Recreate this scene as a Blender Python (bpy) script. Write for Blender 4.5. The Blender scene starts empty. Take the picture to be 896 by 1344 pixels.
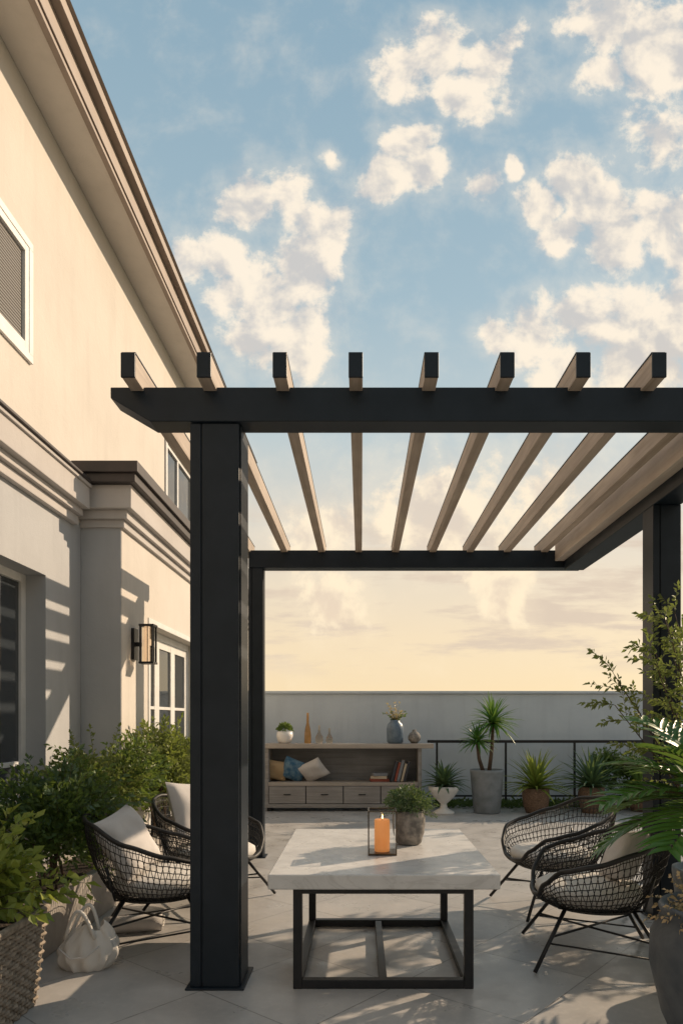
import bpy, math, random
from mathutils import Vector, Matrix, Quaternion
R=random.Random(7)
sc=bpy.context.scene
EYE=1.5
# ------------------------------------------------------------------ materials
def newmat(name):
    m=bpy.data.materials.new(name); m.use_nodes=True
    nt=m.node_tree; b=nt.nodes['Principled BSDF']
    return m,nt,b
def N(nt,t,**k):
    n=nt.nodes.new(t)
    for a,v in k.items(): setattr(n,a,v)
    return n
def mixc(nt,fac,a,b,bt='MIX'):
    n=N(nt,'ShaderNodeMix',data_type='RGBA',blend_type=bt)
    for s,v in ((n.inputs[0],fac),(n.inputs[6],a),(n.inputs[7],b)):
        if hasattr(v,'is_linked'): nt.links.new(v,s)
        elif isinstance(v,(int,float)): s.default_value=v
        else: s.default_value=(*v,1) if len(v)==3 else v
    return n.outputs[2]
def math_(nt,op,a,b=None,c=None,clamp=False):
    n=N(nt,'ShaderNodeMath',operation=op); n.use_clamp=clamp
    for i,v in enumerate((a,b,c)):
        if v is None: continue
        if hasattr(v,'is_linked'): nt.links.new(v,n.inputs[i])
        else: n.inputs[i].default_value=v
    return n.outputs[0]
def noise(nt,vec,scale,detail=5,rough=.6,dist=0):
    n=N(nt,'ShaderNodeTexNoise'); n.inputs['Scale'].default_value=scale
    n.inputs['Detail'].default_value=detail; n.inputs['Roughness'].default_value=rough
    n.inputs['Distortion'].default_value=dist
    if vec is not None: nt.links.new(vec,n.inputs['Vector'])
    return n.outputs['Fac']
def maprange(nt,v,a,b,c=0,d=1,smooth=False):
    n=N(nt,'ShaderNodeMapRange'); n.interpolation_type='SMOOTHSTEP' if smooth else 'LINEAR'
    nt.links.new(v,n.inputs[0])
    for i,x in enumerate((a,b,c,d)): n.inputs[i+1].default_value=x
    return n.outputs[0]
def bump(nt,b,h,strength=.3,dist=.01):
    n=N(nt,'ShaderNodeBump'); n.inputs['Strength'].default_value=strength; n.inputs['Distance'].default_value=dist
    nt.links.new(h,n.inputs['Height']); nt.links.new(n.outputs[0],b.inputs['Normal'])
def mat(name,c1,c2=None,scale=8,rough=.7,metal=0,bs=.2,bscale=60,bdist=.004,stretch=(1,1,1),spec=None,lo=.35,hi=.65):
    m,nt,b=newmat(name)
    tc=N(nt,'ShaderNodeTexCoord'); mp=N(nt,'ShaderNodeMapping'); mp.inputs['Scale'].default_value=stretch
    nt.links.new(tc.outputs['Object'],mp.inputs[0])
    c2=c2 or tuple(x*.8 for x in c1)
    f=maprange(nt,noise(nt,mp.outputs[0],scale,3),lo,hi)
    nt.links.new(mixc(nt,f,c1,c2),b.inputs['Base Color'])
    b.inputs['Roughness'].default_value=rough; b.inputs['Metallic'].default_value=metal
    if spec is not None: b.inputs['Specular IOR Level'].default_value=spec
    if bs: bump(nt,b,noise(nt,mp.outputs[0],bscale,2),bs,bdist)
    return m
def leafmat(name,ca,cb,trans=.3,rough=.5):
    m,nt,b=newmat(name)
    g=N(nt,'ShaderNodeNewGeometry')
    tc=N(nt,'ShaderNodeTexCoord')
    big=maprange(nt,noise(nt,tc.outputs['Object'],3,1),.3,.7)
    f=math_(nt,'ADD',math_(nt,'MULTIPLY',g.outputs['Random Per Island'],.6),math_(nt,'MULTIPLY',big,.4))
    c=mixc(nt,f,ca,cb)
    nt.links.new(c,b.inputs['Base Color']); b.inputs['Roughness'].default_value=rough
    t=N(nt,'ShaderNodeBsdfTranslucent'); nt.links.new(mixc(nt,.5,c,(.30,.38,.06)),t.inputs[0])
    ms=N(nt,'ShaderNodeMixShader'); ms.inputs[0].default_value=trans
    nt.links.new(b.outputs[0],ms.inputs[1]); nt.links.new(t.outputs[0],ms.inputs[2])
    nt.links.new(ms.outputs[0],nt.nodes['Material Output'].inputs[0])
    return m
def glassmat(name,col,rough=.02,ior=1.45):
    m,nt,b=newmat(name)
    b.inputs['Base Color'].default_value=(*col,1); b.inputs['Roughness'].default_value=rough
    b.inputs['Transmission Weight'].default_value=1; b.inputs['IOR'].default_value=ior
    return m
def stuccomat(name,c,c2):
    m,nt,b=newmat(name)
    tc=N(nt,'ShaderNodeTexCoord'); o=tc.outputs['Object']
    mp=N(nt,'ShaderNodeMapping'); mp.inputs['Scale'].default_value=(3,3,.35); nt.links.new(o,mp.inputs[0])
    f=maprange(nt,noise(nt,o,1.2,5),.3,.7)
    f2=maprange(nt,noise(nt,mp.outputs[0],2.2,4),.5,.8,0,.3)
    col=mixc(nt,f,c,c2); col=mixc(nt,f2,col,tuple(x*.76 for x in c2))
    nt.links.new(col,b.inputs['Base Color']); b.inputs['Roughness'].default_value=.9
    h=math_(nt,'ADD',noise(nt,o,120,3),math_(nt,'MULTIPLY',noise(nt,o,14,3),1.2))
    bump(nt,b,h,.35,.006)
    return m
M={}
M['stucco']=stuccomat('stucco_cream',(.66,.615,.56),(.60,.555,.50))
M['stucco_shade']=stuccomat('stucco_shaded',(.47,.475,.485),(.41,.415,.425))  # house stucco greyed: the cool shade is put into the colour
M['wallg']=stuccomat('parapet_render',(.60,.65,.69),(.52,.57,.62))
M['trim']=stuccomat('cornice_paint',(.54,.51,.49),(.47,.44,.42))
M['fascia']=mat('fascia_paint',(.33,.265,.22),(.27,.215,.18),3,.6)
M['white']=mat('white_frame',(.76,.75,.73),(.68,.67,.65),6,.45,bs=.05)
M['cap']=mat('dark_coping',(.055,.042,.04),(.035,.03,.03),5,.55)
M['steel']=mat('anthracite_powdercoat',(.007,.013,.020),(.011,.018,.027),5,.42,bs=.1,bscale=250,bdist=.001,spec=.3)
M['black']=mat('black_metal',(.008,.009,.011),(.014,.014,.016),14,.42,bs=.08,spec=.4)
M['bronze']=mat('bronze_metal',(.10,.075,.05),(.06,.045,.035),14,.35,metal=.8,bs=.05)
M['rattan']=mat('black_rattan',(.011,.010,.010),(.024,.022,.02),30,.5,bs=0,spec=.4)
M['cush']=mat('cream_fabric',(.66,.63,.59),(.58,.55,.51),6,.95,bs=.5,bscale=180,bdist=.003)
M['pillow']=mat('linen_fabric',(.60,.57,.55),(.52,.49,.47),5,.95,bs=.6,bscale=160,bdist=.003)
M['bluefab']=mat('blue_fabric',(.03,.11,.22),(.15,.25,.33),14,.9,bs=.4)
M['soil']=mat('soil',(.05,.035,.025),(.02,.015,.01),20,.95,bs=1,bscale=40,bdist=.02)
M['conc']=mat('concrete_planter',(.34,.31,.28),(.25,.23,.21),5,.85,bs=.4,bscale=50)
M['potdark']=mat('slate_pot',(.055,.065,.078),(.10,.11,.12),7,.5,bs=.5,bscale=25,bdist=.006)
M['potgrey']=mat('grey_pot',(.24,.26,.28),(.17,.19,.20),6,.75,bs=.4)
M['potstone']=mat('stone_pot',(.30,.27,.24),(.13,.12,.11),22,.85,bs=.8,bscale=45,bdist=.008)
M['potwhite']=mat('white_ceramic',(.72,.70,.67),(.62,.60,.57),5,.35,bs=.05)
M['potblue']=mat('blue_ceramic',(.08,.12,.17),(.14,.19,.24),12,.4,bs=.3,bscale=30)
M['wick']=mat('wicker',(.26,.16,.10),(.10,.06,.04),40,.8,bs=1,bscale=70,bdist=.01,stretch=(1,1,2.4))
M['basket']=mat('grey_seagrass',(.34,.28,.22),(.18,.145,.11),24,.85,bs=.8,bscale=90,bdist=.004)
M['bark']=mat('bark',(.12,.08,.05),(.06,.04,.03),18,.9,bs=1,bscale=40,bdist=.01)
M['stem']=mat('green_stem',(.09,.10,.03),(.10,.07,.04),18,.7,bs=0)
M['candle']=mat('orange_wax',(.85,.32,.09),(.88,.40,.14),4,.45,bs=0)
_b=M['candle'].node_tree.nodes['Principled BSDF']; _b.inputs['Emission Color'].default_value=(1,.35,.08,1); _b.inputs['Emission Strength'].default_value=.28  # weak emission stands in for light glowing through the wax
m,nt,b=newmat('candle_flame'); b.inputs['Base Color'].default_value=(.9,.6,.2,1); b.inputs['Emission Color'].default_value=(1,.62,.22,1); b.inputs['Emission Strength'].default_value=6; M['flame']=m
m,nt,b=newmat('thin_pane'); 
tr=N(nt,'ShaderNodeBsdfTransparent'); gl=N(nt,'ShaderNodeBsdfGlossy'); gl.inputs['Roughness'].default_value=.03; fr=N(nt,'ShaderNodeFresnel'); fr.inputs[0].default_value=1.5
ms=N(nt,'ShaderNodeMixShader'); nt.links.new(fr.outputs[0],ms.inputs[0]); nt.links.new(tr.outputs[0],ms.inputs[1]); nt.links.new(gl.outputs[0],ms.inputs[2]); nt.links.new(ms.outputs[0],nt.nodes['Material Output'].inputs[0]); M['pane']=m
M['amber']=glassmat('amber_glass',(.90,.45,.15))
M['smoke']=glassmat('smoked_glass',(.85,.70,.55))
M['dried']=leafmat('dried_flower',(.40,.25,.13),(.55,.42,.25),.2)
M['cream_fl']=leafmat('cream_flower',(.65,.45,.22),(.7,.6,.4),.2)
M['leafA']=leafmat('leaf_hedge',(.045,.095,.025),(.12,.19,.04),.35)
M['leafB']=leafmat('leaf_yellow',(.13,.20,.03),(.32,.34,.06),.35)
M['leafC']=leafmat('leaf_blue',(.045,.10,.055),(.10,.16,.08),.25)
M['leafD']=leafmat('leaf_olive',(.11,.15,.045),(.23,.25,.08),.35)
M['leafE']=leafmat('leaf_broad',(.035,.13,.028),(.08,.22,.04),.3,.35)
M['grassc']=leafmat('leaf_ground',(.04,.09,.02),(.09,.15,.035))
M['book1']=mat('book_dark',(.05,.05,.06)); M['book2']=mat('book_red',(.30,.07,.04)); M['book3']=mat('book_cream',(.55,.45,.33)); M['book4']=mat('book_grey',(.22,.23,.25))
M['dark']=mat('dark_interior',(.03,.03,.032),(.05,.048,.045),2,.9,bs=0)
m,nt,b=newmat('window_glass'); b.inputs['Base Color'].default_value=(.035,.042,.05,1); b.inputs['Roughness'].default_value=.04
b.inputs['Specular IOR Level'].default_value=.9
tc=N(nt,'ShaderNodeTexCoord'); bump(nt,b,noise(nt,tc.outputs['Object'],2.5,1),.12,.02); M['wglass']=m
m,nt,b=newmat('window_blind'); tc=N(nt,'ShaderNodeTexCoord'); w=N(nt,'ShaderNodeTexWave',bands_direction='Z'); w.inputs['Scale'].default_value=13
nt.links.new(tc.outputs['Object'],w.inputs[0]); nt.links.new(mixc(nt,w.outputs['Fac'],(.08,.075,.07),(.25,.23,.21)),b.inputs['Base Color']); b.inputs['Roughness'].default_value=.6
bump(nt,b,w.outputs['Fac'],.6,.02); M['blind']=m
def woodmat(name,c1,c2,axis,rough=.6):
    m,nt,b=newmat(name); tc=N(nt,'ShaderNodeTexCoord'); mp=N(nt,'ShaderNodeMapping')
    s=[22,22,22]; s[axis]=1.1; mp.inputs['Scale'].default_value=s
    nt.links.new(tc.outputs['Object'],mp.inputs[0])
    n1=noise(nt,mp.outputs[0],1.0,6,.65,.6); n2=noise(nt,tc.outputs['Object'],2.5,2)
    col=mixc(nt,maprange(nt,n1,.32,.68),c1,c2); col=mixc(nt,maprange(nt,n2,.35,.7,0,.35),col,tuple(x*.65 for x in c2))
    nt.links.new(col,b.inputs['Base Color']); b.inputs['Roughness'].default_value=rough
    bump(nt,b,n1,.35,.004); return m
M['rafter']=woodmat('rafter_wood',(.52,.43,.35),(.33,.26,.20),1)
M['raftl']=woodmat('rafter_wood_pale',(.62,.55,.48),(.46,.39,.33),1)
M['deckw']=woodmat('console_wood',(.35,.33,.315),(.22,.20,.185),0,.7)
M['backp']=woodmat('console_back',(.24,.24,.245),(.15,.15,.155),0,.8)
M['woodtop']=woodmat('console_top',(.46,.405,.355),(.33,.285,.24),0,.6)
# floor
m,nt,b=newmat('patio_tile'); tc=N(nt,'ShaderNodeTexCoord'); mp=N(nt,'ShaderNodeMapping'); o=tc.outputs['Object']
mp.inputs['Rotation'].default_value=(0,0,math.radians(40)); nt.links.new(o,mp.inputs[0])
br=N(nt,'ShaderNodeTexBrick'); br.offset=0; br.squash=1
for k,v in (('Scale',1),('Mortar Size',.004),('Mortar Smooth',.2),('Bias',0),('Brick Width',.78),('Row Height',.78)): br.inputs[k].default_value=v
br.inputs['Color1'].default_value=(.50,.475,.45,1); br.inputs['Color2'].default_value=(.40,.385,.37,1); br.inputs['Mortar'].default_value=(.19,.175,.16,1)
nt.links.new(mp.outputs[0],br.inputs['Vector'])
c=mixc(nt,maprange(nt,noise(nt,o,1.6,7,.65),.38,.66,0,.65),br.outputs['Color'],(.31,.295,.28))
c=mixc(nt,maprange(nt,noise(nt,o,22,5),.5,.75,0,.4),c,(.58,.54,.50))
nt.links.new(c,b.inputs['Base Color'])
nt.links.new(maprange(nt,noise(nt,o,3,4),.35,.65,.24,.52),b.inputs['Roughness'])
h=math_(nt,'SUBTRACT',math_(nt,'MULTIPLY',noise(nt,o,30,4),.25),br.outputs['Fac']); bump(nt,b,h,.45,.004)
M['tile']=m
m,nt,b=newmat('table_stone'); tc=N(nt,'ShaderNodeTexCoord'); o=tc.outputs['Object']
mp=N(nt,'ShaderNodeMapping'); mp.inputs['Scale'].default_value=(1,1,1.5); mp.inputs['Rotation'].default_value=(0,0,.5); nt.links.new(o,mp.inputs[0])
v=noise(nt,mp.outputs[0],2.4,9,.62,1.6); vein=maprange(nt,math_(nt,'ABSOLUTE',math_(nt,'SUBTRACT',v,.5)),0,.035,1,0)
c=mixc(nt,maprange(nt,noise(nt,o,5,6),.35,.68),(.64,.62,.60),(.52,.505,.49)); c=mixc(nt,math_(nt,'MULTIPLY',vein,.35),c,(.34,.32,.30))
nt.links.new(c,b.inputs['Base Color']); nt.links.new(maprange(nt,noise(nt,o,9,4),.3,.7,.24,.44),b.inputs['Roughness']); bump(nt,b,noise(nt,o,60,3),.12,.003)
M['stone']=m
# ------------------------------------------------------------------ mesh builder
class MB:
    def __init__(s): s.v=[];s.f=[];s.m=[];s.names=[];s.sm=[]
    def mi(s,n):
        if n not in s.names: s.names.append(n)
        return s.names.index(n)
    def add(s,vs,fs,mn,smooth=False):
        o=len(s.v); s.v.extend([tuple(x) for x in vs]); i=s.mi(mn)
        for f in fs: s.f.append([o+k for k in f]); s.m.append(i); s.sm.append(smooth)
    def box(s,a,b,mn,rot=0,piv=None):
        x0,y0,z0=a;x1,y1,z1=b
        vs=[Vector(p) for p in ((x0,y0,z0),(x1,y0,z0),(x1,y1,z0),(x0,y1,z0),(x0,y0,z1),(x1,y0,z1),(x1,y1,z1),(x0,y1,z1))]
        s.add(vs,[(0,3,2,1),(4,5,6,7),(0,1,5,4),(1,2,6,5),(2,3,7,6),(3,0,4,7)],mn)
    def xbox(s,size,mtx,mn):
        x,y,z=[k/2 for k in size]
        vs=[mtx@Vector(p) for p in ((-x,-y,-z),(x,-y,-z),(x,y,-z),(-x,y,-z),(-x,-y,z),(x,-y,z),(x,y,z),(-x,y,z))]
        s.add(vs,[(0,3,2,1),(4,5,6,7),(0,1,5,4),(1,2,6,5),(2,3,7,6),(3,0,4,7)],mn)
    def prism(s,poly,axis,a,b,mn):
        n=len(poly); vs=[]
        for t in (a,b):
            for (p,q) in poly:
                vs.append({0:(t,p,q),1:(p,t,q),2:(p,q,t)}[axis])
        fs=[tuple(range(n))[::-1],tuple(range(n,2*n))]+[(i,(i+1)%n,n+(i+1)%n,n+i) for i in range(n)]
        s.add(vs,fs,mn)
    def lathe(s,prof,c,mn,seg=32,smooth=True,sx=1,sy=1):
        vs=[];fs=[];n=len(prof)
        for i in range(seg):
            a=2*math.pi*i/seg
            for r,z in prof: vs.append((c[0]+r*math.cos(a)*sx,c[1]+r*math.sin(a)*sy,c[2]+z))
        for i in range(seg):
            j=(i+1)%seg
            for k in range(n-1): fs.append((i*n+k,j*n+k,j*n+k+1,i*n+k+1))
        s.add(vs,fs,mn,smooth)
    def tube(s,pts,r,mn,seg=6,closed=False,r2=None):
        pts=[Vector(p) for p in pts]; n=len(pts); vs=[];fs=[]
        up=Vector((0,0,1)); pn=None
        for i,p in enumerate(pts):
            if closed: d=pts[(i+1)%n]-pts[i-1]
            else: d=pts[min(i+1,n-1)]-pts[max(i-1,0)]
            if d.length<1e-9: d=Vector((0,0,1))
            d.normalize()
            if pn is None: pn=d.orthogonal().normalized() if abs(d.z)>.9 else d.cross(up).normalized()
            a=(pn-d*pn.dot(d)); 
            if a.length<1e-6: a=d.orthogonal()
            a.normalize(); pn=a; b=d.cross(a)
            rr=r if r2 is None else r+(r2-r)*i/(n-1)
            for k in range(seg):
                t=2*math.pi*k/seg; vs.append(p+a*math.cos(t)*rr+b*math.sin(t)*rr)
        m=n if closed else n-1
        for i in range(m):
            j=(i+1)%n
            for k in range(seg):
                l=(k+1)%seg; fs.append((i*seg+k,i*seg+l,j*seg+l,j*seg+k))
        if not closed: fs.append(tuple(range(seg))[::-1]); fs.append(tuple(range((n-1)*seg,n*seg)))
        s.add(vs,fs,mn,True)
    def leaf(s,b,d,L,W,mn,up=None,droop=.15):
        b=Vector(b); d=d.normalized(); u=up or Vector((R.uniform(-1,1),R.uniform(-1,1),R.uniform(-.2,1)))
        sd=d.cross(u)
        if sd.length<1e-4: sd=d.orthogonal()
        sd.normalize(); nn=sd.cross(d)
        mid=b+d*L*.5; tip=b+d*L-Vector((0,0,1))*L*droop
        s.add([b,mid+sd*W/2+nn*W*.18,tip,mid-sd*W/2+nn*W*.18],[(0,1,2),(0,2,3)],mn)
    def blade(s,b,d,L,W,mn,arch=.5,seg=6,fold=.25,prof=None,up=Vector((0,0,1))):
        p=Vector(b); d=Vector(d).normalized(); vs=[];fs=[]; st=L/seg
        side=d.cross(up)
        if side.length<1e-3: side=d.orthogonal()
        side.normalize()
        for i in range(seg+1):
            t=i/seg; w=W*(prof(t) if prof else (math.sin(math.pi*min(1,.18+t*.82))**.7 if t<1 else .02))
            nn=side.cross(d).normalized()
            vs+= [p-side*w/2+nn*w*fold,p.copy(),p+side*w/2+nn*w*fold]
            p=p+d*st; d=(d+Vector((0,0,-1))*arch/seg).normalized()
        for i in range(seg):
            a=i*3; fs+=[(a,a+1,a+4,a+3),(a+1,a+2,a+5,a+4)]
        s.add(vs,fs,mn,True)
    def pillow(s,mtx,w,h,t,mn,n=16):
        vs=[];fs=[]
        sd=R.uniform(0,9)
        for side in (1,-1):
            for i in range(n+1):
                for j in range(n+1):
                    u=-1+2*i/n;v=-1+2*j/n
                    k=max(0,(1-u**4)*(1-v**4))**.55
                    x=u*w/2*(1-.06*(1-v*v)*abs(u)); y=v*h/2*(1-.06*(1-u*u)*abs(v))
                    z=side*t/2*k*(1+.12*math.sin(5*u+sd)*math.cos(4*v+sd))
                    vs.append(mtx@Vector((x,y,z)))
        o=(n+1)**2
        for i in range(n):
            for j in range(n):
                a=i*(n+1)+j
                fs.append((a,a+n+1,a+n+2,a+1)); fs.append((o+a,o+a+1,o+a+n+2,o+a+n+1))
        s.add(vs,fs,mn,True)
    def obj(s,name,parent=None,bevel=0,subs=0,loc=None):
        me=bpy.data.meshes.new(name); me.from_pydata(s.v,[],s.f); 
        for n in s.names: me.materials.append(M[n])
        me.polygons.foreach_set('material_index',s.m); me.polygons.foreach_set('use_smooth',s.sm); me.update()
        o=bpy.data.objects.new(name,me); sc.collection.objects.link(o)
        if parent: o.parent=parent
        if bevel:
            b=o.modifiers.new('bevel','BEVEL'); b.width=bevel; b.segments=2; b.limit_method='ANGLE'; b.angle_limit=math.radians(50)
        return o
def empty(name):
    o=bpy.data.objects.new(name,None); sc.collection.objects.link(o); return o
# ------------------------------------------------------------------ ground
mb=MB(); mb.add([(-60,-40,-.02),(60,-40,-.02),(60,120,-.02),(-60,120,-.02)],[(0,1,2,3)],'wallg')
me=mb.obj('ground'); M['earth']=mat('earth',(.12,.11,.08),(.07,.09,.04),.4,.95); me.data.materials[0]=M['earth']; me.scale=(12,12,1)
mb=MB(); mb.add([(-3,-6,0),(9,-6,0),(9,12.45,0),(-3,12.45,0)],[(0,1,2,3)],'tile'); mb.obj('patio_floor')
# ------------------------------------------------------------------ house
house=empty('stucco_house')
def wallX(mb,x0,x1,y0,y1,z0,z1,ops,mn):
    y=y0
    for (a,b,c,d) in sorted(ops):
        mb.box((x0,y,z0),(x1,a,z1),mn)
        if c>z0: mb.box((x0,a,z0),(x1,b,c),mn)
        if d<z1: mb.box((x0,a,d),(x1,b,z1),mn)
        y=b
    mb.box((x0,y,z0),(x1,y1,z1),mn)
mb=MB()
wallX(mb,-2.87,-2.57,-4,6.3,0,3.3,[(3.9,5.59,.85,2.68),(0.5,2.4,.85,2.68)],'stucco_shade')  # lower wall carries its shade as a greyer colour
wallX(mb,-2.87,-2.57,-4,13.5,3.3,6.38,[(3.85,5.27,4.32,5.13),(9.03,10.7,4.2,5.24)],'stucco')
wallX(mb,-2.57,-2.2,6.3,13.5,0,3.29,[(7.14,9.3,.05,2.5)],'stucco')
mb.box((-8,13.2,0),(-2.873,13.497,6.38),'stucco'); mb.box((-8,-4,0),(-7.7,13.2,6.38),'stucco'); mb.box((-7.7,-4,0),(-2.873,-3.7,6.38),'stucco')
mb.obj('walls',house)
mb=MB()
mb.box((-2.57,6.288,0),(-2.203,6.30-.001,3.289),'stucco_shade')  # thin grey skin on the bump-out's near face, painted-in shade
for z0,z1,p in ((3.24,3.32,.05),(3.32,3.38,.09),(3.38,3.57,.15),(3.57,3.60,.17)):
    mb.box((-2.569,-4,z0),(-2.57+p,6.12,z1-.001),'trim')
for z0,z1,p in ((3.26,3.33,.035),(3.33,3.41,.075),(3.41,3.62,.13)):
    mb.box((-2.568,6.3-p,z0),(-2.2+p,13.6,z1-.001),'trim')
mb.obj('cornice',house,bevel=.012)
mb=MB(); mb.box((-2.567,6.10,3.62),(-2.01,13.7,3.70),'cap'); mb.box((-2.567,6.07,3.70),(-1.98,13.73,3.80),'cap')
mb.box((-2.567,-4,3.60),(-2.38,6.065,3.625),'cap'); mb.obj('coping',house,bevel=.006)
mb=MB(); mb.box((-2.57,-4.3,6.38),(-2.25,13.9,6.42),'stucco'); mb.box((-2.25,-4.3,6.36),(-2.20,13.9,6.66),'fascia'); mb.box((-2.20,-4.3,6.60),(-2.13,13.9,6.70),'fascia'); mb.box((-2.20,-4.3,6.40),(-2.185,13.9,6.44),'fascia')
mb.prism([(-2.25,6.66),(-2.10,6.705),(-5.3,8.6),(-8.4,6.70),(-8.4,6.4),(-2.57,6.43)],1,-4.3,13.9,'fascia'); mb.obj('roof',house,bevel=.004)
def windowX(name,xf,y0,y1,z0,z1,glass,mull=(),fw=.06,back=True):
    mb=MB(); a=xf-.05
    mb.box((a,y0,z0),(xf,y0+fw,z1),'white'); mb.box((a,y1-fw,z0),(xf,y1,z1),'white')
    mb.box((a,y0+fw,z0),(xf,y1-fw,z0+fw),'white'); mb.box((a,y0+fw,z1-fw),(xf,y1-fw,z1),'white')
    for k,v in mull:
        if k=='y': mb.box((a,v-.03,z0+fw),(xf-.003,v+.03,z1-fw),'white')
        else: mb.box((a,y0+fw,v-.02),(xf-.006,y1-fw,v+.02),'white')
    mb.box((a+.01,y0+fw,z0+fw),(a+.025,y1-fw,z1-fw),glass)
    return mb.obj(name,house,bevel=.004)
windowX('lower_window',-2.73,3.9,5.59,.85,2.68,'wglass',(('y',4.8),('z',1.15)),.07)
windowX('lower_window_b',-2.73,.5,2.4,.85,2.68,'wglass',(('y',1.4),))
windowX('upper_window',-2.55,3.85,5.27,4.32,5.13,'blind',(('y',4.5),),.06)
windowX('upper_window_b',-2.6,9.03,10.7,4.2,5.24,'wglass',(('y',9.75),),.07)
mb=MB()
for y0,y1,z0,z1 in ((3.85,5.27,4.32,5.13),(9.03,10.7,4.2,5.24)):
    mb.box((-2.569,y0-.06,z0-.06),(-2.545,y1+.06,z0),'white'); mb.box((-2.569,y0-.06,z1),(-2.545,y1+.06,z1+.06),'white')
    mb.box((-2.569,y0-.06,z0),(-2.545,y0,z1),'white'); mb.box((-2.569,y1,z0),(-2.545,y1+.06,z1),'white')
mb.obj('window_casing',house,bevel=.003)
mb=MB()
a=-2.34
mb.box((a-.06,7.14,.05),(a,7.22,2.5),'white'); mb.box((a-.06,9.22,.05),(a,9.3,2.5),'white'); mb.box((a-.06,7.22,2.42),(a,9.22,2.5),'white')
for y0,y1 in ((7.22,7.9),(7.9,8.56),(8.56,9.22)):
    mb.box((a-.05,y0,.05),(a-.01,y0+.09,2.42),'white'); mb.box((a-.05,y1-.09,.05),(a-.01,y1,2.42),'white')
    for z in (.05,.95,1.62,2.33): mb.box((a-.05,y0+.09,z),(a-.012,y1-.09,z+.09 if z!=1.62 else z+.035),'white')
    mb.box((a-.04,y0+.09,.14),(a-.03,y1-.09,2.33),'wglass')
mb.box((-2.199,7.08,2.5),(-2.19,9.36,2.56),'white'); mb.box((-2.199,7.08,.05),(-2.19,7.14,2.5),'white'); mb.box((-2.199,9.3,.05),(-2.19,9.36,2.5),'white')
mb.obj('french_door',house,bevel=.003)
# wall lantern
mb=MB(); y=6.62
mb.box((-2.198,y-.06,2.08),(-2.17,y+.06,2.38),'black'); mb.box((-2.17,y-.015,2.21),(-2.12,y+.015,2.25),'black')
x0,x1,y0,y1,z0,z1=-2.12,-1.99,y-.065,y+.065,2.04,2.42
for X in (x0,x1-.015):
    for Y in (y0,y1-.015): mb.box((X,Y,z0+.02),(X+.015,Y+.015,z1-.02),'black')
mb.box((x0-.005,y0-.005,z0),(x1+.005,y1+.005,z0+.02),'black'); mb.box((x0-.005,y0-.005,z1-.02),(x1+.005,y1+.005,z1),'black')
mb.box((x0+.02,y0+.02,z0+.022),(x1-.02,y1-.02,z1-.022),'smoke'); mb.obj('wall_lantern')
# ------------------------------------------------------------------ parapet wall + railing
mb=MB(); mb.box((-2.19,12.3,-.01),(9.3,12.55,1.97),'wallg'); mb.box((-2.19,12.26,1.97),(9.3,12.59,2.02),'wallg'); mb.obj('parapet_wall',bevel=.008)
mb=MB(); mb.box((1.15,11.95,1.10),(8.8,12.0,1.15),'black')
for x in (1.3,2.5,3.7,4.9,6.1,7.3,8.5): mb.box((x,11.955,0),(x+.035,11.99,1.10),'black')
mb.box((1.15,11.96,.16),(8.8,11.985,.19),'black'); mb.obj('metal_railing',bevel=.003)
# ------------------------------------------------------------------ pergola
per=empty('pergola')
ZB0,ZB1=3.156,3.346
mb=MB()
mb.prism([(-1.39,ZB1),(-1.39,ZB1-.06),(-1.17,ZB0),(2.65,ZB0),(2.65,ZB1)],1,3.8,3.96,'steel')
mb.obj('front_beam',per,bevel=.006)
mb=MB(); mb.box((-1.225,7.45,ZB0),(2.41,7.62,ZB1),'steel'); mb.obj('back_beam',per,bevel=.006)
mb=MB(); mb.box((2.2,3.962,ZB0-.03),(2.41,7.447,ZB1-.003),'steel'); mb.obj('side_beam',per,bevel=.006)
def post(name,x0,x1,y0,y1,zt,plate=True):
    mb=MB()
    mb.box((x0,y0,0),(x1,y1,zt),'steel')
    g=.055*(x1-x0)/.27
    mb.box((x0-.006,y0-.012,.012),(x0+g,y0-.0005,zt-.003),'steel')
    mb.box((x0+g+.008,y0-.012,.012),(x1+.0,y0-.0005,zt-.003),'steel')
    mb.box((x1+.0005,y0+.012,.012),(x1+.008,y1-.03,zt-.003),'steel')
    if plate: mb.box((x0-.03,y0-.035,0),(x1+.03,y1+.03,.012),'steel')
    mb.obj(name,per,bevel=.004)
post('front_post',-.947,-.68,3.83,4.11,ZB0)
post('back_post',-1.222,-1.07,7.47,7.61,ZB0)
post('side_post',2.203,2.407,5.18,5.38,ZB0-.03)
post('front_post_b',2.2,2.45,3.83,3.955,ZB0)
mb=MB(); zr0,zr1=ZB1-.022,ZB1+.105
for k in range(-3,6):
    x=-.03+.403*k
    mb.box((x-.036,3.655,zr0),(x+.036,7.75,zr1),'rafter')
    mb.box((x-.038,3.64,zr0-.002),(x+.038,3.654,zr1+.002),'steel')
    mb.box((x-.038,3.655,zr1),(x+.038,7.75,zr1+.012),'steel')
mb.box((2.10,3.963,ZB0+.07),(2.197,7.447,ZB1+.10),'raftl')
mb.obj('rafters',per,bevel=.003)
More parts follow.
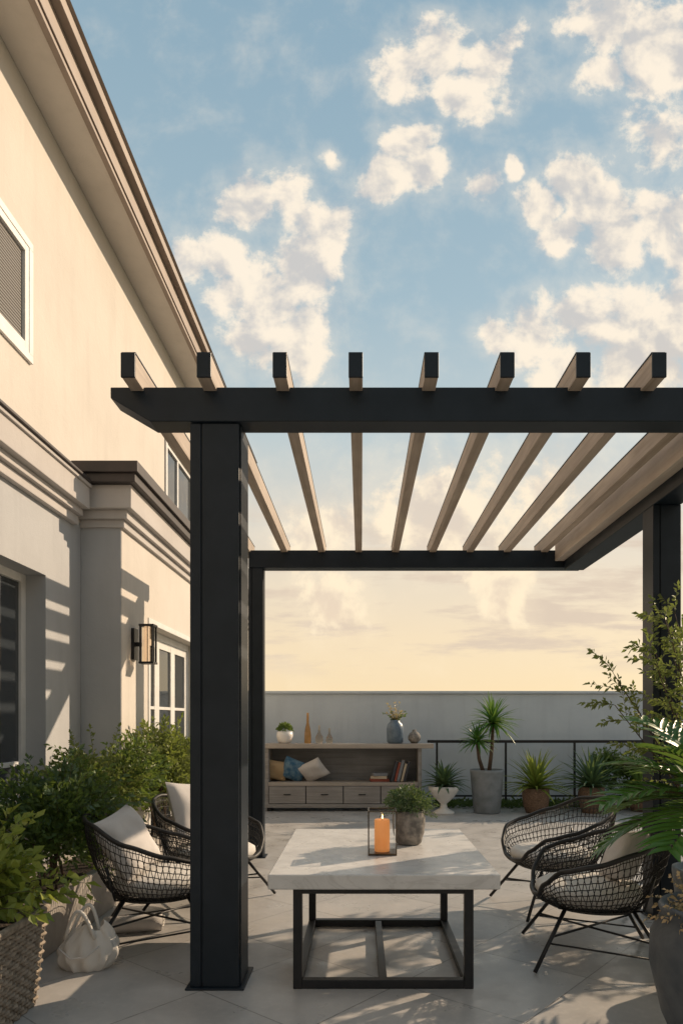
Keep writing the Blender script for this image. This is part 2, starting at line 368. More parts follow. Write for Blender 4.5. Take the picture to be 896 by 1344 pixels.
# ------------------------------------------------------------------ table
tb=empty('patio_table')
mb=MB(); mb.box((-.505,3.70,.583),(.75,5.26,.665),'stone'); mb.obj('table_top',tb,bevel=.007)
mb=MB(); t=.05; X0,X1,Y0,Y1=-.38,.625,3.82,5.02
for x in (X0,X1-t):
    for y in (Y0,Y1-t): mb.box((x,y,0),(x+t,y+t,.582),'black')
    mb.box((x,Y0+t,.002),(x+t,Y1-t,t),'black'); mb.box((x+.002,Y0+t,.53),(x+t-.002,Y1-t,.58),'black')
for y in (Y0,Y1-t):
    mb.box((X0+t,y,.002),(X1-t,y+t,t),'black'); mb.box((X0+t,y+.002,.53),(X1-t,y+t-.002,.58),'black')
mb.box((.10,Y0+t,.004),(.145,Y1-t,t-.004),'black'); mb.obj('frame',tb,bevel=.003)
# candle lantern
ZT=.666
mb=MB(); cx,cy=.13,4.30; w=.088; g=.006
for X in (-w,w-g):
    for Y in (-w,w-g): mb.box((cx+X,cy+Y,ZT+.012),(cx+X+g,cy+Y+g,ZT+.268),'bronze')
mb.box((cx-w,cy-w,ZT),(cx+w,cy+w,ZT+.012),'bronze')
z=.268
mb.box((cx-w,cy-w,ZT+z),(cx+w,cy-w+g,ZT+z+g),'bronze'); mb.box((cx-w,cy+w-g,ZT+z),(cx+w,cy+w,ZT+z+g),'bronze')
mb.box((cx-w,cy-w+g,ZT+z),(cx-w+g,cy+w-g,ZT+z+g),'bronze'); mb.box((cx+w-g,cy-w+g,ZT+z),(cx+w,cy+w-g,ZT+z+g),'bronze')
e=w-.004
for q in ([(-e,-e),(e,-e)],[(-e,e),(e,e)],[(-e,-e),(-e,e)],[(e,-e),(e,e)]):
    (a0,b0),(a1,b1)=q; mb.add([(cx+a0*.96,cy+b0*.96,ZT+.013),(cx+a1*.96,cy+b1*.96,ZT+.013),(cx+a1*.96,cy+b1*.96,ZT+.267),(cx+a0*.96,cy+b0*.96,ZT+.267)],[(0,1,2,3)],'pane')
mb.lathe([(0,.0125),(.046,.0125),(.048,.02),(.048,.205),(.044,.212),(.03,.206),(0,.202)],(cx,cy,ZT),'candle',24); mb.tube([(cx,cy,ZT+.20),(cx+.002,cy,ZT+.215)],.0015,'black')
mb.lathe([(0,0),(.004,.006),(.005,.012),(.003,.024),(0,.034)],(cx+.002,cy,ZT+.212),'flame',10)
mb.obj('candle_lantern')
# ------------------------------------------------------------------ foliage helpers
def rdir(zmin=-1):
    while 1:
        v=Vector((R.gauss(0,1),R.gauss(0,1),R.gauss(0,1))).normalized()
        if v.z>=zmin: return v
def clump(mb,c,rx,ry,rz,n,L,W,mn,shell=.55,zmin=-.5):
    c=Vector(c)
    for _ in range(n):
        d=rdir(zmin); r=(shell+(1-shell)*R.random()**.6)*(1+.12*math.sin(6*d.x+4*d.y+9*d.z))
        p=c+Vector((d.x*rx,d.y*ry,d.z*rz))*r
        dd=(d+rdir()*.8+Vector((0,0,.35))).normalized()
        mb.leaf(p,dd,L*R.uniform(.6,1.3),W*R.uniform(.7,1.2),mn)
def sprig(mb,b,d,L,n,lL,lW,mn,stem='stem',r=.003,arch=.5,spread=.9):
    p=Vector(b); d=d.normalized(); pts=[p.copy()]; seg=8
    for i in range(seg):
        p=p+d*L/seg; d=(d+Vector((R.uniform(-.1,.1),R.uniform(-.1,.1),-arch/seg+R.uniform(-.05,.05)))).normalized(); pts.append(p.copy())
    mb.tube(pts,r,stem,4,r2=r*.3)
    for i in range(n):
        t=.12+.88*i/(n-1); k=min(seg-1,int(t*seg)); f=t*seg-k; q=pts[k].lerp(pts[k+1],f); dd=(pts[k+1]-pts[k]).normalized()
        sdv=dd.cross(rdir()).normalized()
        mb.leaf(q,(dd*.7+sdv*spread),lL*R.uniform(.7,1.2)*(1.1-.4*t),lW*R.uniform(.8,1.1),mn)
    mb.leaf(pts[-1],d,lL,lW,mn)
spear=lambda t:(1-t)**.6*(.55+.45*min(1,t*4)) if t<1 else .02
def rosette(mb,c,n,L,W,mn,arch=.9,emin=.1,emax=1.3,fold=.25,prof=None):
    for i in range(n):
        a=i*2.399+R.uniform(-.2,.2); e=emin+(emax-emin)*(i/n)**.9+R.uniform(-.08,.08)
        d=Vector((math.cos(a)*math.cos(e),math.sin(a)*math.cos(e),math.sin(e)))
        mb.blade(c,d,L*R.uniform(.8,1.1),W,mn,arch*R.uniform(.6,1.2),6,fold,prof)
def frond(mb,b,d,L,arch,lL,lW,mn,n=20):
    p=Vector(b); d=Vector(d).normalized(); seg=12; pts=[p.copy()]; ds=[d.copy()]
    for i in range(seg):
        p=p+d*L/seg; d=(d+Vector((0,0,-arch/seg))).normalized(); pts.append(p.copy()); ds.append(d.copy())
    mb.tube(pts,.007,'stem',5,r2=.002)
    for i in range(n):
        t=.15+.85*i/(n-1); k=min(seg-1,int(t*seg)); f=t*seg-k; q=pts[k].lerp(pts[k+1],f); dd=ds[k]
        side=dd.cross(Vector((0,0,1))).normalized(); up=side.cross(dd)
        l=lL*(math.sin(math.pi*(.12+.8*t))**.6)
        for sg in (1,-1):
            mb.blade(q,dd*.75+side*sg*.9+up*.25+rdir()*.08,l*R.uniform(.9,1.1),lW,mn,.5,4,.2,spear,up=up)
def potplant(name,x,y,z,prof,pm,fol):
    mb=MB(); mb.lathe(prof,(x,y,z),pm,36); fol(mb); return mb.obj(name)
def f(mb):
    mb.lathe([(.0,.21),(.095,.21)],(.318,4.62,ZT),'soil',20)
    c=Vector((.318,4.62,ZT+.27))
    clump(mb,c,.15,.15,.11,1500,.028,.013,'leafC',.3,-.35)
    for _ in range(60):
        d=rdir(.0); sprig(mb,c-Vector((0,0,.05)),d,R.uniform(.13,.2),12,.022,.011,'leafC',r=.0015)
potplant('potted_plant',.318,4.62,ZT,[(0,0),(.07,0),(.085,.01),(.105,.08),(.112,.15),(.108,.21),(.104,.225),(.095,.225),(.093,.2)],'potstone',f)
# ------------------------------------------------------------------ chairs
def interp(tab,a):
    for (a0,v0),(a1,v1) in zip(tab,tab[1:]):
        if a<=a1:
            t=(a-a0)/(a1-a0); t=t*t*(3-2*t)*.5+t*.5; return v0+(v1-v0)*t
    return tab[-1][1]
RZ=[(0,.87),(35,.84),(70,.73),(100,.655),(122,.61),(140,.51),(155,.42),(180,.395)]
RR=[(0,.47),(90,.455),(122,.46),(140,.43),(155,.39),(180,.365)]
def cp(th,t):
    a=abs(((th+180)%360)-180)
    r1,z1=interp(RR,a),interp(RZ,a); r0,z0=.28,.345
    r=r0+(r1-r0)*(1-(1-t)**1.8); z=z0+(z1-z0)*(t**1.15)
    x=math.radians(th); return Vector((-math.cos(x)*r,math.sin(x)*r*1.0,z))
mb=MB()
NV=76
mb.tube([cp(360*i/96,1) for i in range(96)],.015,'rattan',8,True)
mb.tube([cp(360*i/60,0) for i in range(60)],.010,'rattan',6,True)
for i in range(NV):
    th=360*i/NV
    mb.tube([cp(th+9*t,t) for t in (0,.15,.3,.5,.7,.85,1)],.0024,'rattan',4)
    mb.tube([cp(th-9*t,t) for t in (0,.15,.3,.5,.7,.85,1)],.0024,'rattan',4)
for t in (.12,.24,.36,.48,.6,.72,.84,.93):
    mb.tube([cp(360*i/72,t)+Vector((0,0,.002*(-1)**i)) for i in range(72)],.0034,'rattan',4,True)
for k in range(-7,8):
    y=k*.038; w=math.sqrt(max(0,.28**2-y*y)); mb.tube([(-w,y,.345),(w,y,.345)],.004,'rattan',4); mb.tube([(y,-w,.349),(y,w,.349)],.004,'rattan',4)
feet={}
for sx in (1,-1):
    for sy in (1,-1):
        top=Vector((sx*.20,sy*.20,.345)); ft=Vector((sx*.40,sy*.38,.012)); feet[sx,sy]=(top,ft)
        mb.tube([top,ft],.0125,'black',8)
        up=cp(math.degrees(math.atan2(sy*.7,-sx*.7)),.55)
        mb.tube([top,Vector(((top.x+up.x)/2,(top.y+up.y)/2,.36)),up],.008,'black',6)
L=lambda s,t:feet[s][0].lerp(feet[s][1],t)
mb.tube([L((1,1),.45),L((-1,-1),.45)],.007,'black',6); mb.tube([L((1,-1),.5),L((-1,1),.5)],.007,'black',6)
for a,b in (((1,1),(-1,1)),((1,-1),(-1,-1)),((1,1),(1,-1)),((-1,1),(-1,-1))): mb.tube([L(a,.0),L(b,.0)],.008,'black',6)
mb.tube([L((1,1),.55),L((-1,1),.75)],.006,'black',6); mb.tube([L((1,-1),.55),L((-1,-1),.75)],.006,'black',6)
mb.lathe([(0,.36),(.24,.36),(.30,.385),(.325,.42),(.32,.455),(.28,.478),(.1,.49),(0,.487)],(.03,0,0),'cush',40)
ch=mb.obj('wicker_armchair')
chairs=[(1.47,4.36,172),(1.55,5.50,190),(-1.36,4.62,12),(-1.22,5.62,-14)]
for i,(x,y,a) in enumerate(chairs):
    o=ch if i==0 else bpy.data.objects.new('wicker_armchair',ch.data)
    if i: sc.collection.objects.link(o)
    o.location=(x,y,0); o.rotation_euler=(0,0,math.radians(a))
def pillow(name,x,y,z,yaw,tilt,w,h,t,mn,roll=0):
    mb=MB(); m=Matrix.Translation((x,y,z))@Matrix.Rotation(math.radians(yaw),4,'Z')@Matrix.Rotation(math.radians(tilt),4,'Y')@Matrix.Rotation(math.radians(roll),4,'Z')
    mb.pillow(m,w,h,t,mn); mb.obj(name)
pillow('throw_pillow',-1.53,4.50,.70,-16,62,.44,.44,.17,'pillow',12)
pillow('throw_pillow',-1.38,5.66,.76,-30,66,.48,.48,.17,'pillow',-6)
pillow('throw_pillow',1.66,4.34,.64,172,60,.34,.44,.16,'pillow',14)
# ------------------------------------------------------------------ console
con=MB(); x0,x1,y0,y1=-1.6,1.02,11.25,11.75; H=1.11
con.box((x0,y0-.05,H-.075),(x1+.16,y1,H),'woodtop')
con.box((x0+.02,y0,.06),(x0+.08,y1,H-.077),'deckw'); con.box((x1-.09,y0,.06),(x1-.03,y1,H-.077),'deckw')
con.box((x0+.08,y1-.04,.06),(x1-.09,y1-.01,H-.077),'backp')
con.box((x0+.08,y0-.01,.42),(x1-.09,y1-.04,.475),'woodtop'); con.box((x0+.0,y0-.02,.06),(x1+.02,y1-.045,.12),'deckw')
n=4; ww=(x1-.09-x0-.08)/n
for i in range(n):
    a=x0+.08+i*ww; con.box((a+.008,y0-.012,.13),(a+ww-.008,y0+.01,.412),'deckw'); con.box((a+ww/2-.06,y0-.03,.27),(a+ww/2+.06,y0-.012,.285),'black')
con.box((x0+.08,y0+.012,.12),(x1-.09,y0+.03,.42),'dark')
for x in (x0+.05,x1-.1): con.box((x,y0+.02,0),(x+.06,y1-.03,.06),'black')
con.obj('wooden_console',bevel=.005)
def books(name,lst,x,y,z,tilt=0):
    mb=MB()
    for (w,h,d,mn) in lst:
        m=Matrix.Translation((x+w/2,y,z+h/2))@Matrix.Rotation(math.radians(tilt),4,'Y'); mb.xbox((w*.93,d,h),m,mn); mb.xbox((w*.7,d*.96,h+.004),m@Matrix.Translation((0,.006,0)),'book3'); x+=w*1.05+abs(math.sin(math.radians(tilt)))*.02
    mb.obj(name)
books('upright_books',[(.05,.34,.2,'book1'),(.04,.32,.2,'book2'),(.05,.36,.22,'book4'),(.04,.30,.2,'book3'),(.045,.33,.2,'book1')],.52,11.42,.482,14)
mb=MB()
z=.476
for w,mn,a in ((.30,'book2',.1),(.27,'book3',-.15),(.24,'book4',.2)):
    mb.xbox((w,.2,.045),Matrix.Translation((.30,11.45,z+.024))@Matrix.Rotation(a,4,'Z'),mn); z+=.048
mb.obj('book_stack')
pillow('cushion',-1.13,11.45,.67,90,62,.42,.42,.14,'bluefab',25)
pillow('cushion',-.80,11.42,.66,90,55,.40,.44,.14,'pillow',-30)
pillow('cushion',-1.42,11.45,.66,90,70,.36,.36,.12,'dried',10)
ZC=H+.001
mb=MB(); c=(-1.27,11.4,ZC); mb.lathe([(0,0),(.09,0),(.12,.04),(.135,.12),(.13,.2),(.12,.2),(.115,.17),(0,.17)],c,'potwhite'); clump(mb,(c[0],c[1],ZC+.24),.10,.10,.08,260,.07,.03,'leafA',.2,-.2); mb.obj('succulent_pot')
bott=[(0,0),(.05,0),(.058,.02),(.056,.16),(.045,.24),(.022,.34),(.018,.50),(.022,.51)]
mb=MB(); mb.lathe(bott,(-.89,11.4,ZC),'amber',24); mb.obj('amber_bottle')
b2=[(0,0),(.05,0),(.065,.05),(.06,.11),(.02,.19),(.017,.29),(.022,.30)]
mb=MB(); mb.lathe(b2,(-.70,11.42,ZC),'smoke',24); mb.obj('glass_bottle')
mb=MB(); mb.lathe([(r*.9,z*.85) for r,z in b2],(-.53,11.38,ZC),'smoke',24); mb.obj('glass_bottle')
mb=MB(); c=(.56,11.4,ZC); mb.lathe([(0,0),(.11,0),(.135,.03),(.14,.25),(.125,.32),(.08,.36),(.08,.39),(.07,.39),(.07,.3)],c,'potblue')
for _ in range(16):
    d=Vector((R.uniform(-.8,.7),R.uniform(-.5,.5),1)); p=Vector((c[0],c[1],ZC+.36)); sprig(mb,p,d,R.uniform(.15,.34),9,.05,.025,'cream_fl',r=.004)
for _ in range(10): sprig(mb,Vector((c[0],c[1],ZC+.36)),Vector((R.uniform(-1,1),R.uniform(-.5,.5),.8)),R.uniform(.12,.25),8,.05,.03,'leafA',r=.004)
mb.obj('flower_vase')
mb=MB(); mb.lathe([(0,0),(.05,0),(.10,.06),(.105,.11),(.08,.17),(.035,.20),(.035,.23),(.03,.23)],(.88,11.4,ZC),'potstone',24); mb.obj('round_vase')
# ------------------------------------------------------------------ back plants
mb=MB(); c=(1.32,11.0,0); mb.lathe([(0,0),(.17,0),(.17,.03),(.06,.09),(.05,.16),(.16,.26),(.24,.38),(.25,.44),(.23,.44),(.2,.38),(0,.38)],c,'potwhite')
rosette(mb,(c[0],c[1],.42),70,.46,.075,'leafC',1.2,.1,1.4,prof=spear); mb.obj('agave_plant')
mb=MB(); c=(2.03,11.1,0); mb.lathe([(0,0),(.20,0),(.215,.02),(.27,.66),(.275,.70),(.25,.70),(.245,.64),(0,.64)],c,'potgrey')
for bx,zt,n,LL in ((.10,1.44,90,.50),(-.16,1.14,60,.38)):
    pts=[(c[0]+bx*.3,c[1],.62),(c[0]+bx*.8,c[1],(.62+zt)/2),(c[0]+bx,c[1],zt)]; mb.tube(pts,.035,'bark',8,r2=.024)
    rosette(mb,pts[-1],n,LL,.05,'leafE',.9,-.5,1.45,prof=spear)
mb.obj('yucca_palm')
def agave(name,x,y,r,h,L,n,lm,pm,W=.07):
    mb=MB(); mb.lathe([(0,0),(r*.75,0),(r*.95,h*.3),(r*1.05,h*.7),(r,h),(r*.88,h),(r*.85,h*.9),(0,h*.9)],(x,y,0),pm)
    rosette(mb,(x,y,h*.95),n,L,W,lm,.9,.05,1.45,prof=spear); mb.obj(name)
agave('agave_plant',2.82,11.1,.21,.40,.66,90,'leafB','wick')
agave('agave_plant',3.72,11.1,.20,.42,.68,90,'leafC','wick')
agave('agave_plant',4.6,11.3,.20,.30,.66,70,'leafA','wick')
agave('agave_plant',5.5,11.2,.20,.36,.7,60,'leafC','wick')
mb=MB(); 
for _ in range(3600):
    x=R.uniform(1.25,8); y=R.uniform(11.55,12.2); mb.leaf((x,y,R.uniform(0,.08)),rdir(.1),R.uniform(.06,.14),.035,'grassc')
mb.obj('groundcover')
mb=MB()
for k in range(6): clump(mb,(4.3+R.uniform(-.3,.5),11.55,R.uniform(.35,.85)),.25,.2,.25,380,.09,.04,'leafA',.2)
for k in range(14): sprig(mb,(4.5,11.6,.0),Vector((R.uniform(-.4,.4),0,1)),1.05,10,.08,.03,'leafA',r=.006,arch=.3)
mb.obj('shrub')
# ------------------------------------------------------------------ left planter and hedges
mb=MB(); x0,x1,y0,y1,h=-2.55,-1.98,4.05,9.6,.36
mb.box((x0,y0,0),(x1,y0+.07,h),'conc'); mb.box((x0,y1-.07,0),(x1,y1,h),'conc'); mb.box((x1-.07,y0+.07,0),(x1,y1-.07,h),'conc'); mb.box((x0,y0+.07,0),(x0+.07,y1-.07,h),'conc')
mb.box((x0+.07,y0+.07,.0),(x1-.07,y1-.07,h-.05),'soil')
mb.obj('concrete_planter',bevel=.01)
def hedge(name,c,rx,ry,rz,n,L,W,lm,lm2,sp=40,sl=.35):
    mb=MB(); c=Vector(c)
    for k in range(9):
        o=Vector((R.uniform(-.55,.55)*rx,R.uniform(-.6,.6)*ry,R.uniform(-.35,.45)*rz)); s=R.uniform(.45,.7)
        clump(mb,c+o,rx*s,ry*s,rz*s,n//9,L,W,lm if k%3 else lm2,.35,-.6)
    for k in range(sp):
        d=rdir(-.1); p=c+Vector((d.x*rx,d.y*ry,d.z*rz))*.55
        sprig(mb,p,(d+Vector((0,0,.7))),sl*R.uniform(.7,1.25),16,L*1.1,W,R.choice((lm,lm2)),r=.003,arch=.8)
    for k in range(6): mb.tube([(c.x+R.uniform(-.1,.1),c.y+R.uniform(-.1,.1),.25),(c.x+R.uniform(-.3,.3)*rx,c.y+R.uniform(-.4,.4)*ry,c.z)],.01,'bark',5)
    mb.obj(name)
hedge('shrub',(-2.10,4.75,.74),.42,.50,.42,4600,.062,.028,'leafA','leafC',60,.3)
hedge('shrub',(-2.12,5.65,.88),.42,.55,.42,4600,.056,.026,'leafD','leafA',60,.3)
hedge('shrub',(-2.0,6.75,.92),.46,.65,.46,5000,.066,.03,'leafD','leafB',70,.32)
hedge('shrub',(-1.95,8.0,.85),.42,.6,.45,3600,.07,.032,'leafB','leafD',50,.3)
hedge('shrub',(-2.05,9.1,.8),.40,.5,.4,2200,.07,.032,'leafA','leafA',40,.3)
# basket planter
mb=MB(); zt=.5
def ring(z,off=0):
    s=.262+ .045*(z/zt)+off; cx,cy=-1.985,3.35; pts=[]
    n=14
    for (ax,ay),(bx,by) in (((-1,-1),(1,-1)),((1,-1),(1,1)),((1,1),(-1,1)),((-1,1),(-1,-1))):
        for i in range(n): t=i/n; pts.append([cx+s*(ax+(bx-ax)*t),cy+s*(ay+(by-ay)*t),z])
    return pts
rows=20
for k in range(rows):
    z=.012+k*(zt-.03)/rows
    pts=ring(z); cx,cy=-1.985,3.35
    for i,p in enumerate(pts):
        o=.010*(1 if (i+k)%2 else -1); d=Vector((p[0]-cx,p[1]-cy,0)).normalized(); p[0]+=d.x*o; p[1]+=d.y*o
    mb.tube(pts,.011,'basket',6,True)
A,B=ring(0),ring(zt)
for a,b in zip(A,B): mb.tube([a,b],.008,'basket',5)
for o in (0,.012): mb.tube(ring(zt-.01+o,.004),.017,'basket',8,True)
mb.box((-2.24,3.10,.02),(-1.73,3.60,.44),'soil')
mb.obj('woven_basket_planter')
mb=MB(); c=Vector((-1.98,3.42,.74))
for k in range(7): clump(mb,c+Vector((R.uniform(-.2,.2),R.uniform(-.2,.2),R.uniform(-.12,.14))),.2,.2,.17,170,.09,.048,'leafB',.3,-.6)
for k in range(75):
    d=rdir(0); sprig(mb,Vector((-1.98,3.42,.5))+d*.08,d+Vector((0,0,.5)),R.uniform(.3,.52),14,.09,.045,'leafB',r=.004,arch=.9)
mb.obj('croton_plant')
# bag
mb=MB(); vs=[];fs=[];nu,nv=48,26; cx,cy=-1.66,4.14
for i in range(nu):
    a=2*math.pi*i/nu
    for j in range(nv+1):
        t=j/nv; z=.23*t; pr=math.sin(math.pi*min(1,.12+.80*t))**.5*(1-.30*t)
        w=.20*pr*(1+.06*math.sin(7*a+9*t)+.05*math.sin(13*a-6*t)); dpt=.12*pr*(1-.5*t)*(1+.12*math.sin(9*a+7*t)+.07*math.sin(15*a-9*t))
        z+= .022*math.sin(3*a+1)*t + .045*abs(math.cos(a))*t
        vs.append((cx+w*math.cos(a)+.04*t,cy+dpt*math.sin(a),max(.002,z)))
for i in range(nu):
    for j in range(nv): k=(i+1)%nu; fs.append((i*(nv+1)+j,k*(nv+1)+j,k*(nv+1)+j+1,i*(nv+1)+j+1))
fs.append([i*(nv+1) for i in range(nu)]); mb.add(vs,fs,'cush',True)
for dy,lean in ((-.04,-.02),(.04,.05)):
    mb.tube([(cx-.11+.18*i/14,cy+dy+lean*math.sin(math.pi*i/14),.19+.17*math.sin(math.pi*i/14)) for i in range(15)],.011,'cush',8)
mb.tube([(cx-.11,cy-.125,.16),(cx-.04,cy-.13,.10),(cx+.05,cy-.13,.11),(cx+.12,cy-.11,.17)],.006,'pillow',6)
mb.obj('tote_bag')
mb=MB()
pts=[(-1.80,4.8,.06),(-1.42,4.9,.06)]
mb.tube([Vector(pts[0]).lerp(Vector(pts[1]),i/6) for i in range(7)],.058,'pillow',18)
for i in (0,1):
    e=Vector(pts[i]); 
    mb.tube([e+Vector(((-1)**(i+1)*.006,math.cos(t)*.045*(1-t/14),math.sin(t)*.045*(1-t/14))) for t in [k*.5 for k in range(26)]],.004,'cush',4)
mb.obj('rolled_towel')
# ------------------------------------------------------------------ right foreground pot and plants
mb=MB(); c=(1.58,3.0,0)
mb.lathe([(0,0),(.15,0),(.17,.02),(.25,.2),(.30,.42),(.295,.55),(.25,.64),(.262,.67),(.25,.69),(.22,.68),(.21,.6),(0,.6)],c,'potdark',48)
for _ in range(170):
    d=Vector((R.gauss(0,1),R.gauss(0,1),R.uniform(.2,1.6))).normalized(); sprig(mb,(c[0]+R.uniform(-.15,.15),c[1]+R.uniform(-.15,.15),.62),d,R.uniform(.12,.25),14,.03,.016,'dried',r=.002,arch=1.0)
mb.obj('dried_flower_pot')
mb=MB(); c=Vector((2.42,4.70,0))
mb.lathe([(0,0),(.2,0),(.22,.02),(.27,.45),(.27,.48),(.24,.48),(.235,.42),(0,.42)],c,'potgrey')
for k in range(12):
    a=R.uniform(0,6.28); lean=R.uniform(.1,.42); d=Vector((math.cos(a)*lean-.22,math.sin(a)*lean*.6,1)).normalized()
    p=c+Vector((0,0,.42)); pts=[p.copy()]; L=R.uniform(1.3,1.9); sg=10
    for i in range(sg): p=p+d*L/sg; d=(d+Vector((R.uniform(-.09,.09)+d.x*.06,R.uniform(-.09,.09),-.03))).normalized(); pts.append(p.copy())
    mb.tube(pts,.009,'bark',5,r2=.003)
    for i in range(5,sg+1):
        for q in range(2):
            dd=(pts[i]-pts[i-1]).normalized()+rdir()*.8; sprig(mb,pts[i],dd,R.uniform(.16,.30),16,.060,.023,'leafD',r=.002,arch=.35)
mb.obj('olive_tree')
mb=MB(); c=Vector((2.12,3.85,0))
mb.lathe([(0,0),(.18,0),(.2,.02),(.24,.40),(.22,.40),(.21,.36),(0,.36)],c,'potdark')
mb.tube([c+Vector((0,0,.34)),c+Vector((-.03,0,.65)),c+Vector((-.05,.0,.98))],.07,'bark',10,r2=.05)
for k in range(22):
    a=k*2.399+.5; e=.05+1.15*(k/22)
    d=Vector((math.cos(a)*math.cos(e),math.sin(a)*math.cos(e),math.sin(e)))
    frond(mb,c+Vector((-.05,0,.98)),d,R.uniform(.66,.86),1.0,.32,.055,'leafE',15)
mb.obj('cycad_palm')
# unseen trees added off to the right to throw dappled shade on the patio
def shade_tree(cx,cy,h,r,nb,ns):
    mb=MB(); c=Vector((cx,cy,0))
    mb.lathe([(0,0),(.26,0),(.28,.02),(.33,.52),(.30,.52),(.29,.46),(0,.46)],c,'potgrey')
    mb.tube([c+Vector((0,0,.45)),c+Vector((.03,.02,h*.6)),c+Vector((-.02,0,h))],.04,'bark',8,r2=.026)
    for k in range(nb):
        d=(rdir(-.15)+Vector((0,0,.35))).normalized(); p=c+Vector((0,0,h-.2+R.uniform(0,.3))); q=p+d*R.uniform(.6,1)*r
        mb.tube([p,p.lerp(q,.5)+Vector((0,0,.04)),q],.012,'bark',5,r2=.004)
        for j in range(ns): sprig(mb,p.lerp(q,R.uniform(.4,1)),d+rdir()*.9,R.uniform(.2,.34),14,.08,.036,'leafA',r=.002)
    mb.obj('added_shade_tree')
shade_tree(4.45,6.3,1.5,.85,16,6)
shade_tree(4.35,7.5,2.3,.8,14,6)
# ------------------------------------------------------------------ sky
SUN_AZ=math.radians(56); SUN_EL=math.radians(27)
w=bpy.data.worlds.new('World'); sc.world=w; w.use_nodes=True; nt=w.node_tree
bg=nt.nodes['Background']; bg.inputs['Strength'].default_value=.1
sky=N(nt,'ShaderNodeTexSky',sky_type='NISHITA'); sky.sun_disc=False; sky.sun_elevation=SUN_EL; sky.sun_rotation=SUN_AZ; sky.air_density=1.0; sky.dust_density=1.5; sky.ozone_density=1.5
tc=N(nt,'ShaderNodeTexCoord'); sep=N(nt,'ShaderNodeSeparateXYZ'); nt.links.new(tc.outputs['Generated'],sep.inputs[0])
X,Y,Z=sep.outputs
yy=math_(nt,'MAXIMUM',Y,.08)
cmb=N(nt,'ShaderNodeCombineXYZ'); nt.links.new(math_(nt,'DIVIDE',X,yy),cmb.inputs[0]); nt.links.new(math_(nt,'DIVIDE',Z,yy),cmb.inputs[1])
uv=cmb.outputs[0]
blobs=[(330,282,40),(390,270,46),(432,298,32),(295,330,34),(250,340,26),(345,395,66),(395,445,54),(390,350,44),(320,440,40),
(535,98,38),(575,76,46),(640,82,48),(608,118,34),
(535,186,30),(505,236,28),(558,230,34),(437,205,18),
(625,245,28),(672,224,14),
(790,35,50),(845,60,56),(890,70,60),(790,95,32),(865,180,46),
(750,228,36),(708,262,26),(780,262,36),(740,306,26),(815,330,46),(865,308,46),(900,335,50),
(648,434,24),(705,440,42),(765,425,50),(830,415,62),(890,405,62),(745,478,42),(850,480,66),
(560,670,66),(430,700,46),(430,785,46),(700,640,60),(660,750,50)]
nz=noise(nt,uv,10,8,.62,.15)
nw=N(nt,'ShaderNodeTexNoise'); nw.inputs['Scale'].default_value=9; nw.inputs['Detail'].default_value=3; nt.links.new(uv,nw.inputs['Vector'])
wv=N(nt,'ShaderNodeVectorMath',operation='SUBTRACT'); nt.links.new(nw.outputs['Color'],wv.inputs[0]); wv.inputs[1].default_value=(.5,.5,.5)
ws=N(nt,'ShaderNodeVectorMath',operation='MULTIPLY_ADD'); nt.links.new(wv.outputs[0],ws.inputs[0]); ws.inputs[1].default_value=(.07,.07,0); nt.links.new(uv,ws.inputs[2])
cur=None
for (px,py,r) in blobs:
    vm=N(nt,'ShaderNodeVectorMath',operation='DISTANCE'); nt.links.new(ws.outputs[0],vm.inputs[0]); vm.inputs[1].default_value=((px-474)/900,(945-py)/900,0)
    d=math_(nt,'MULTIPLY',vm.outputs['Value'],900/(r*1.18))
    cur=d if cur is None else math_(nt,'MINIMUM',cur,d)
cur=math_(nt,'MINIMUM',cur,1.7)
core=math_(nt,'SUBTRACT',1.0,cur)
v1=math_(nt,'ADD',core,math_(nt,'MULTIPLY',math_(nt,'SUBTRACT',nz,.5),3.4))
off=N(nt,'ShaderNodeVectorMath',operation='ADD'); nt.links.new(uv,off.inputs[0]); off.inputs[1].default_value=(.022,.018,0)
nzb=noise(nt,off.outputs[0],10,4,.55,.15)
dens=maprange(nt,v1,-.15,.50,0,1,True)
veil=maprange(nt,v1,-.9,.4,0,.30,True)
dens=math_(nt,'MAXIMUM',dens,veil)
ymask=maprange(nt,Y,.1,.3,0,1,True)
dens=math_(nt,'MULTIPLY',dens,ymask)
lit=maprange(nt,math_(nt,'ADD',math_(nt,'SUBTRACT',nz,nzb),math_(nt,'MULTIPLY',v1,-.055)),-.15,.06,0,1,True)
zz=math_(nt,'MAXIMUM',Z,.06); c2=N(nt,'ShaderNodeCombineXYZ'); nt.links.new(math_(nt,'DIVIDE',X,zz),c2.inputs[0]); nt.links.new(math_(nt,'DIVIDE',Y,zz),c2.inputs[1])
gen=maprange(nt,noise(nt,c2.outputs[0],1.3,5,.6),.48,.62,0,.8,True)
gen=math_(nt,'MULTIPLY',gen,maprange(nt,Y,.1,.3,1,0,True)); gen=math_(nt,'MULTIPLY',gen,maprange(nt,Z,.05,.2,0,1,True))
mp=N(nt,'ShaderNodeMapping'); mp.inputs['Scale'].default_value=(2.2,13,1); mp.inputs['Location'].default_value=(.3,0,0); nt.links.new(uv,mp.inputs[0])
strk=maprange(nt,noise(nt,mp.outputs[0],1.6,6,.6),.47,.60,0,.85,True)
strk=math_(nt,'MULTIPLY',strk,math_(nt,'MULTIPLY',maprange(nt,Z,.05,.11,0,1,True),maprange(nt,Z,.20,.34,1,0,True)))
base=mixc(nt,1.0,sky.outputs[0],(.95,1.0,1.0),'MULTIPLY')
haze=N(nt,'ShaderNodeValToRGB'); nt.links.new(Z,haze.inputs[0]); cr=haze.color_ramp
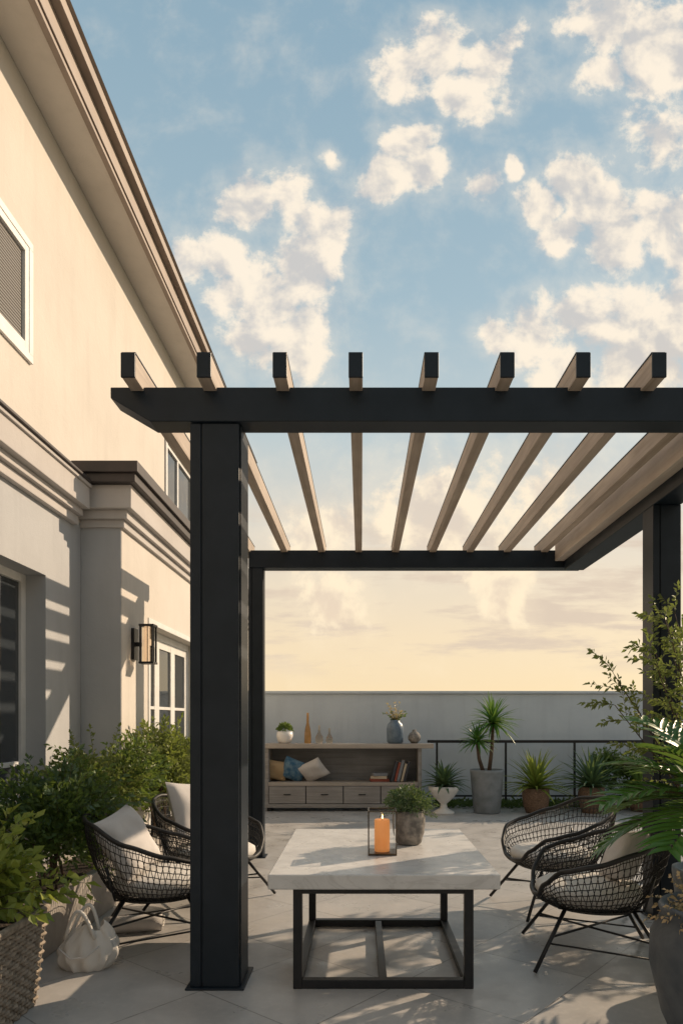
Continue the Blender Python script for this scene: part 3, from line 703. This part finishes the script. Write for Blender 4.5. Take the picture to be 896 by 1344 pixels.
cr.elements[0].position=0; cr.elements[0].color=(10.4,7.9,4.7,1)
for p_,c_ in ((.12,(10.0,7.9,5.2)),(.25,(8.5,7.5,6.0)),(.38,(5.8,6.6,6.6)),(.52,(4.0,5.4,6.1))): e=cr.elements.new(p_); e.color=(*c_,1)
cr.elements[-1].position=.8; cr.elements[-1].color=(2.6,4.1,5.2,1)
base=mixc(nt,.88,base,haze.outputs[0])
# warmer, dimmer light from the part of the sky opposite the sun
back=maprange(nt,Y,-.5,.15,.72,1.0,True)
shadecol=mixc(nt,maprange(nt,Z,.15,.5),(8.6,7.0,5.3),(6.2,6.05,5.9)); litcol=mixc(nt,maprange(nt,Z,.15,.5),(10.5,8.8,6.3),(10.2,9.0,7.4))
cc=mixc(nt,lit,shadecol,litcol)
out=mixc(nt,strk,base,(7.3,6.0,4.8)); out=mixc(nt,gen,out,(9,9,9)); out=mixc(nt,math_(nt,'MULTIPLY',dens,.96),out,cc)
bc=N(nt,'ShaderNodeVectorMath',operation='SCALE'); nt.links.new(out,bc.inputs[0]); nt.links.new(back,bc.inputs['Scale'])
nt.links.new(bc.outputs[0],bg.inputs['Color'])
s=Vector((math.sin(SUN_AZ)*math.cos(SUN_EL),math.cos(SUN_AZ)*math.cos(SUN_EL),math.sin(SUN_EL)))
ld=bpy.data.lights.new('sun','SUN'); ld.energy=5.0; ld.angle=math.radians(.5); ld.color=(1,.78,.55)
lo=bpy.data.objects.new('sun',ld); sc.collection.objects.link(lo); lo.rotation_euler=(-s).to_track_quat('-Z','Y').to_euler(); lo.location=(10,8,9)
cd=bpy.data.cameras.new('camera'); cam=bpy.data.objects.new('camera',cd); sc.collection.objects.link(cam); sc.camera=cam
cam.location=(0,0,EYE); cam.rotation_euler=(math.radians(90),0,0); cd.sensor_width=36; cd.sensor_fit='AUTO'; cd.lens=24.1
cd.shift_x=-26/1344; cd.shift_y=273/1344; cd.clip_end=2000; cd.clip_start=.05
sc.view_settings.view_transform='Standard'; sc.view_settings.look='None'; sc.view_settings.exposure=0
